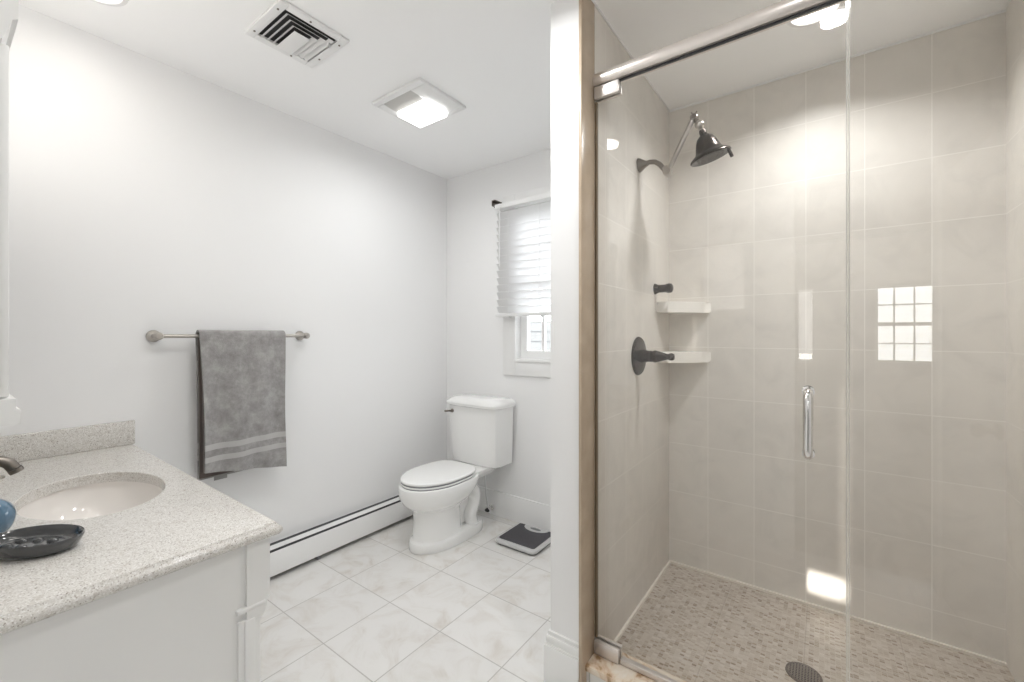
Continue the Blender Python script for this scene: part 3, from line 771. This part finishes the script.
tr.obj('trapway', M['ceramic'], to, ang=50)
dk = B(); dk.loops([[(x, y, z) for x, y in [(tcx - w_, 2.0), (tcx + w_, 2.0), (tcx + w_ * .96, 2.20), (tcx + w_ * .9, 2.29), (tcx - w_ * .9, 2.29), (tcx - w_ * .96, 2.20)]] for z, w_ in ((.325, .09), (.36, .125), (.375, .135), (.388, .137), (.392, .132))])
dk.obj('tank_deck', M['ceramic'], to, ang=40)
# seat and lid
def slab(w_, yf, yb, z0, z1, r_=.006):
    q = [(z0, r_), (z0 + r_ * .6, r_ * .2), (z0 + r_, 0), (z1 - r_, 0), (z1 - r_ * .4, r_ * .25), (z1 - r_ * .1, r_ * .7), (z1, r_ * 1.6)]
    return B().loops([[(x, y, z) for x, y in outline(w_ - i_, yf + i_, yb - i_, .62)] for z, i_ in q])
slab(.181, 1.600, 2.075, .389, .402).obj('seat', M['seat'], to, ang=50)
lidb = slab(.182, 1.599, 2.08, .4065, .426, .008); lidb.obj('lid', M['seat'], to, ang=50)
o = slab(.177, 1.605, 2.06, .385, .390, .001).obj('seat_gap_shade', M['slotgrey'], to); o['label'] = 'dark strip painted for the shaded gap under the seat'  # dark slab paints the shade in the gap, not a real bumper
o = slab(.178, 1.603, 2.06, .4015, .407, .001).obj('seat_gap_shade', M['slotgrey'], to); o['label'] = 'dark strip painted for the shaded gap under the lid'  # same painted gap shade, between seat and lid
for sx in (-.075, .075): B().box(tcx + sx - .02, tcx + sx + .02, 2.055, 2.10, .38, .412, .007, 3).obj('hinge', M['seat'], to)
# tank with chamfered front corners
def tank_loop(w_, y0, y1, ch, z): 
    return [(tcx - w_ + ch, y0, z), (tcx - w_ * .4, y0 - .004, z), (tcx + w_ * .4, y0 - .004, z), (tcx + w_ - ch, y0, z), (tcx + w_ - ch * .25, y0 + ch * .35, z), (tcx + w_, y0 + ch, z), (tcx + w_, y1, z), (tcx - w_, y1, z), (tcx - w_, y0 + ch, z), (tcx - w_ + ch * .25, y0 + ch * .35, z)]
b = B(); b.loops([tank_loop(w_, y0, 2.335, ch, z) for z, w_, y0, ch in ((.392, .198, 2.17, .05), (.398, .206, 2.158, .055), (.45, .209, 2.15, .055), (.60, .214, 2.143, .055), (.780, .219, 2.138, .055))])
b.obj('tank', M['ceramic'], to, ang=30)
b = B(); b.loops([tank_loop(w_, y0, y1, ch, z) for z, w_, y0, y1, ch in ((0.778, .219, 2.14, 2.336, .055), (0.780, .226, 2.13, 2.338, .056), (0.785, .231, 2.122, 2.340, .058), (0.802, .233, 2.118, 2.342, .058), (0.812, .230, 2.122, 2.341, .058), (0.826, .218, 2.138, 2.336, .056), (0.837, .198, 2.165, 2.32, .05), (0.841, .16, 2.19, 2.30, .045))])
b.obj('tank_lid', M['ceramic'], to, ang=28)
lv = B(); lv.lathe([(.013, 0), (.013, .008), (.008, .012), (.0075, .022)], (tcx - .158, 2.141, .742), (0, -1, 0), 18)
lv.tube([(tcx - .158, 2.12, .742), (tcx - .175, 2.116, .741), (tcx - .208, 2.118, .736)], [.0075, .006, .0075], 12); lv.obj('flush_lever', M['pewter'], to)
for sx in (-.11, .11): B().lathe([(.012, 0), (.012, .006), (.007, .014), (.0, .016)], (tcx + sx, 2.10, .050), (0, 0, 1), 16, cap1=False).obj('bolt_cap', M['ceramic'], to)

vl = thing('supply_valve', 'small dark water supply stop on the baseboard behind the toilet', 'valve', (-1.87, 2.33, .05))
b = B(); b.lathe([(.022, 0), (.022, .004), (.010, .010), (.010, .05)], (-1.895, YB - .018, .050), (0, -1, 0), 18); b.obj('stub', M['chrome'], vl)
B().lathe([(.010, 0), (.014, .01), (.014, .03), (.010, .035)], (-1.895, 2.30, .036), (0, 0, 1), 14).obj('valve_body', M['chrome'], vl)
B().lathe([(.018, 0), (.020, .004), (.018, .010)], (-1.883, 2.287, .050), (0, -1, 0), 16, sy=.6).obj('knob', M['black'], vl)
B().tube([(-1.895, 2.30, .07), (-1.91, 2.30, .16), (-1.93, 2.315, .28), (-1.94, 2.318, .388)], .005, 10).obj('hose', M['silver'], vl)

# ------------------------------------------------------------------ bathroom scale
sc_ = thing('bathroom_scale', 'black and silver bathroom scale on the floor beside the toilet', 'scale', (-1.475, 2.15, 0))
smx = Matrix.Translation((-1.475, 2.166, 0)) @ Matrix.Rotation(math.radians(1.0), 4, 'Z')
def rrect(hw, hh, r_, z, bow=0., n=8):
    out = []
    for cx_, cy_, a0 in ((hw - r_, hh - r_, 0), (-hw + r_, hh - r_, 90), (-hw + r_, -hh + r_, 180), (hw - r_, -hh + r_, 270)):
        for i in range(n + 1):
            a = math.radians(a0 + 90 * i / n); x, y = cx_ + r_ * math.cos(a), cy_ + r_ * math.sin(a)
            out.append((x, y - (bow * (1 - (x / hw) ** 2) if y < 0 else 0), z))
    return out
HW, HH = .147, .138
b = B(); b.loops([rrect(HW - i_, HH - i_, .03, z, .012) for z, i_ in ((.004, .012), (.012, .003), (.020, 0), (.028, .002), (.032, .007), (.033, .014))]); b.xform(smx).obj('platform', M['silver'], sc_, ang=40)
b = B(); b.loops([rrect(HW - .01, HH - .01, .03, z, .012) for z in (.003, .012)]); o = b.xform(smx).obj('base', M['black'], sc_); o['label'] = 'black underside base'
pad = [(x, y) for x, y, _ in rrect(HW - .020, HH - .022, .014, 0, .011)]
def padshape():
    pts = [(x, y) for x, y in pad if y < .02]
    pts.sort(key=lambda q: math.atan2(q[1] + .03, q[0]) if math.atan2(q[1] + .03, q[0]) < 1.5 else math.atan2(q[1] + .03, q[0]) - 2 * PI)
    left = [(-HW + .020, .119), (-HW + .034, .121)]
    arcp = [(.088 * math.cos(a), .128 - .064 * math.sin(a)) for a in [PI - PI * i / 16 for i in range(17)]]
    arcp = [(x, min(y, .121)) for x, y in arcp]
    right = [(HW - .034, .121), (HW - .020, .119)]
    return left + arcp + right + [(HW - .020, .02)] + [p_ for p_ in reversed(pts)] + [(-HW + .020, .02)]
ps = []
for x, y in padshape():
    if not ps or (abs(ps[-1][0] - x) + abs(ps[-1][1] - y)) > 1e-4: ps.append((x, y))
lower = [(HW - .020, .02)] + [(x, y) for x, y, _ in rrect(HW - .020, HH - .022, .014, 0, .011) if y < 0]
top = [(-HW + .020, .119), (-HW + .034, .1215)] + [(.088 * math.cos(a), .1225 - .060 * math.sin(a)) for a in [PI - PI * i / 16 for i in range(17)]] + [(HW - .034, .1215), (HW - .020, .119)]
lowpts = [(x, y) for x, y, _ in rrect(HW - .020, HH - .022, .014, 0, .011) if y < 0]
right_side = sorted([p_ for p_ in lowpts], key=lambda q: -q[0])
poly = top + right_side
b = B(); b.prism(poly, 'z', .0325, .0355); o = b.xform(smx).obj('mat_pad', M['scalepad'], sc_, smooth=False); o['label'] = 'charcoal textured foot mat'
b = B(); b.prism([(.030 * 1.3 * math.cos(a), .104 + .012 * math.sin(a)) for a in [2 * PI * i / 28 for i in range(28)]], 'z', .033, .0345); o = b.xform(smx).obj('display', M['display'], sc_); o['label'] = 'dark oval display window'

# ------------------------------------------------------------------ shower enclosure
GT = .010; zg0, zg1 = .135, 2.165; XSEAM = .050
hr = thing('header_rail', 'satin metal header rail across the top of the shower opening', 'rail', (-.07, YG, 2.16))
prof = []
for i in range(13):
    a = math.radians(-50 + 100 * i / 12 + 180); prof.append((YG + .004 + .030 * math.cos(a), 2.183 + .022 * math.sin(a) / math.sin(math.radians(50))))
b = B(); b.prism([(YG + .022, 2.205), (YG + .022, 2.161)] + list(reversed(prof)), 'x', XS, XR)
b.obj('bar', M['header'], hr, ang=25)
o = B().box(XS, XR, YG - .005, YG + .005, 2.1555, 2.1605).obj('gasket', M['slot'], hr); o['label'] = 'dark gasket line under the bar'

sdoor = thing('shower_door', 'clear frameless glass shower door with a D pull handle', 'shower door', (-.31, YG, .125))
B().box(XS + .008, XSEAM - .003, YG - GT / 2, YG + GT / 2, zg0, 2.152).obj('pane', M['glass'], sdoor)
def hinge(z0, z1):
    h = B(); h.box(XS + .004, XS + .096, YG - GT / 2 - .014, YG - GT / 2 - .0005, z0, z1, .0025)
    h.box(XS + .004, XS + .096, YG + GT / 2 + .0005, YG + GT / 2 + .014, z0, z1, .0025)
    return h
hinge(2.112, 2.155).obj('hinge', M['hinge'], sdoor); hinge(.124, .172).obj('hinge', M['hinge'], sdoor)
o = B().box(XS + .100, XSEAM - .004, YG - .012, YG + .009, .124, .142, .002).obj('bottom_sweep', M['hinge'], sdoor); o['label'] = 'silver bottom sweep'
M['browngap'] = mat('brown_gap_shade', (.17, .125, .075), .35)
o = B().box(XS + .0026, XS + .0085, YG - .007, YG + .007, .175, 2.108).obj('hinge_gap_shade', M['browngap'], sdoor); o['label'] = 'thin brown strip painted for the dark gap at the hinge edge'  # brown strip stands for the dark gap between wall and glass
B().box(XSEAM - .004, XSEAM - .0005, YG - .006, YG + .006, zg0, 2.15).obj('edge_seal', M['glassedge'], sdoor)
hxp = -.036
for sgn in (-1, 1):
    y0 = YG + sgn * GT / 2; yo = YG + sgn * .050; r_ = .011; R = .022; z0, z1 = .942, 1.112
    pts = [(hxp, y0, z1)] + [(hxp, yo - sgn * R + sgn * R * math.sin(a), z1 - R + R * math.cos(a)) for a in [i * PI / 2 / 6 for i in range(7)]] + [(hxp, yo - sgn * R + sgn * R * math.cos(a), z0 + R - R * math.sin(a)) for a in [i * PI / 2 / 6 for i in range(7)]] + [(hxp, y0, z0)]
    h = B(); h.tube(pts, r_, 16)
    for z in (z0, z1): h.lathe([(.015, 0), (.015, .003), (.011, .005)], (hxp, y0, z), (0, sgn, 0), 20)
    h.obj('handle', M['chrome'], sdoor, ang=50)

gp = thing('glass_panel', 'fixed clear glass panel right of the shower door', 'glass panel', (.295, YG, .122))
B().box(XSEAM + .001, XR - .004, YG - GT / 2, YG + GT / 2, .124, 2.158).obj('pane', M['glass'], gp)
B().box(XSEAM + .0005, XSEAM + .004, YG - .006, YG + .006, .124, 2.155).obj('edge_strip', M['glassedge'], gp)
b = B(); b.box(XR - .018, XR, YG - .010, YG - .006, .122, 2.158); b.box(XR - .018, XR, YG + .006, YG + .010, .122, 2.158); b.obj('wall_channel', M['hinge'], gp)

# ------------------------------------------------------------------ shower fittings
sh = thing('shower_fixture', 'dark bronze bell shower head on an angled extension arm', 'shower head', (XS, 1.885, 2.027))
Y = 1.885
B().lathe([(.032, 0), (.031, .004), (.026, .012), (.018, .024), (.012, .034), (.011, .04)], (XS, Y, 2.027), (1, 0, 0), 28).obj('flange', M['pewter'], sh, ang=50)
B().tube([(XS + .03, Y, 2.028), (-.625, Y, 2.031), (-.60, Y, 2.026), (-.58, Y, 2.010), (-.562, Y, 1.985), (-.552, Y, 1.970)], .0105, 16).obj('wall_arm', M['pewter'], sh)
b = B(); b.lathe([(.016, -.020), (.018, -.016), (.018, .016), (.016, .020)], (-.546, Y, 1.968), (0, 1, 0), 20); b.lathe([(.014, 0), (.014, .022), (.010, .026)], (-.560, Y, 1.992), (.5, 0, -.85), 16); b.obj('lower_joint', M['nickel'], sh)
B().tube([(-.546, Y - .004, 1.966), (-.441, Y - .004, 2.168)], .0105, 16).obj('extension_arm', M['nickel'], sh)
b = B(); b.lathe([(.012, -.018), (.015, -.014), (.015, .014), (.012, .018)], (-.437, Y, 2.170), (0, 1, 0), 20)
b.tube([(-.437, Y, 2.168), (-.424, Y, 2.148)], .011, 14)
b.tube([(-.437, Y - .0, 2.170), (-.449, Y - .0, 2.196)], [.006, .003], 10); b.tube([(-.437, Y, 2.180), (-.428, Y, 2.196)], [.004, .003], 10)
b.obj('upper_joint', M['pewter'], sh)
b = B(); b.lathe([(.001, -.019)] + [(.019 * math.cos(a), .019 * math.sin(a)) for a in [math.radians(d_) for d_ in range(-75, 90, 15)]] + [(.001, .019)], (-.417, Y, 2.136), (0, 0, 1), 20); b.obj('ball_joint', M['nickel'], sh, ang=60)
ax = Vector((.24, .17, -.95)).normalized(); apex = Vector((-.408, Y, 2.112))
b = B(); b.lathe([(.012, 0), (.014, .010), (.014, .020), (.020, .026), (.030, .034), (.038, .048), (.044, .066), (.049, .084), (.054, .094), (.068, .104), (.078, .111), (.080, .117), (.076, .121), (.066, .119), (.01, .117)], apex, ax, 40)
b.obj('bell', M['bronze'], sh, ang=40)
fp = apex + ax * .1185
b = B()
q = ax.to_track_quat('Z', 'Y')
for ring, nn in ((.018, 8), (.034, 14), (.050, 20)):
    for k_ in range(nn):
        a = 2 * PI * k_ / nn; b.lathe([(.0028, 0), (.0022, .0035)], fp + q @ Vector((ring * math.cos(a), ring * math.sin(a), 0)), ax, 6)
b.obj('spray_nozzles', M['drain'], sh)
b = B(); b.tube([fp + q @ Vector((0, 0, -.006)) + Vector((.068, 0, .012)), fp + Vector((.080, 0, -.016))], .0065, 10); b.obj('spray_lever', M['bronze'], sh)

va = thing('shower_valve', 'dark bronze shower mixer valve with a lever on the tiled wall', 'shower valve', (XS, 1.874, 1.172))
B().lathe([(.086, 0), (.086, .004), (.080, .010), (.060, .013), (.032, .016)], (XS, 1.874, 1.172), (1, 0, 0), 44).obj('escutcheon', M['bronze'], va)
B().lathe([(.030, .012), (.028, .03), (.024, .05), (.025, .052), (.025, .058), (.022, .060), (.026, .070), (.027, .076), (.022, .095), (.016, .115), (.012, .128), (.0125, .132), (.015, .138), (.016, .146), (.012, .155), (.0, .158)], (XS, 1.874, 1.172), (1, 0, 0), 28, cap1=False).obj('lever', M['bronze'], va)
b = B(); b.lathe([(.027, 0), (.026, .004), (.021, .012), (.019, .022), (.019, .050), (.022, .058), (.0235, .066), (.022, .078), (.014, .084), (.0, .085)], (XS, 2.108, 1.491), (1, 0, 0), 28, cap1=False)
tag(b.obj('wall_outlet', M['bronze']), 'short dark bronze wall outlet above the upper corner shelf', 'wall outlet')

M['shelf'] = mat('cream_stone_shelf', (.86, .83, .78), .25)
for zc, lab in ((1.405, 'cream stone corner shelf in the shower, upper of two'), (1.155, 'cream stone corner shelf in the shower, lower of two')):
    n_ = 14
    pts = [(XS, YS), (XS, YS - .215)]
    for i in range(n_ + 1):
        u = i / n_; pts.append((XS + .03 + .165 * u, YS - .215 + .205 * u ** 1.0 - .02 * math.sin(PI * u)))
    pts += [(XS + .207, YS)]
    b = B(); b.prism(pts, 'z', zc - .028, zc + .026, .008)
    tag(b.obj('corner_shelf', M['shelf'], ang=50), lab, 'shelf', 'shower corner shelves')

dn = thing('floor_drain', 'round dark pierced drain in the mosaic shower floor', 'drain', (-.060, 1.852, ZS))
B().lathe([(.056, 0), (.055, .004), (.048, .005), (.046, .003)], (-.060, 1.852, ZS), (0, 0, 1), 40).obj('rim', M['drain'], dn)
b = B()
m = M['grate'] = mat('pierced_drain_grate', (.2, .17, .15), .4, .6); t = NT(m)
s = t.sep(t.objc())
h1, i1 = t.cell(s[0], .010, 0., .0); 
fx_ = t.math('SUBTRACT', t.math('FRACT', t.math('DIVIDE', s[0], .009)), .5); fy_ = t.math('SUBTRACT', t.math('FRACT', t.math('DIVIDE', s[1], .009)), .5)
hole = t.math('LESS_THAN', t.math('ADD', t.math('POWER', fx_, 2.), t.math('POWER', fy_, 2.)), .09)
t.link(t.mix(hole, (.22, .185, .16), (.02, .018, .016)), t.b.inputs['Base Color'])
B().lathe([(.048, .002), (.048, .0045), (.02, .006), (.001, .0062)], (-.060, 1.852, ZS), (0, 0, 1), 40).obj('grate', M['grate'], dn)
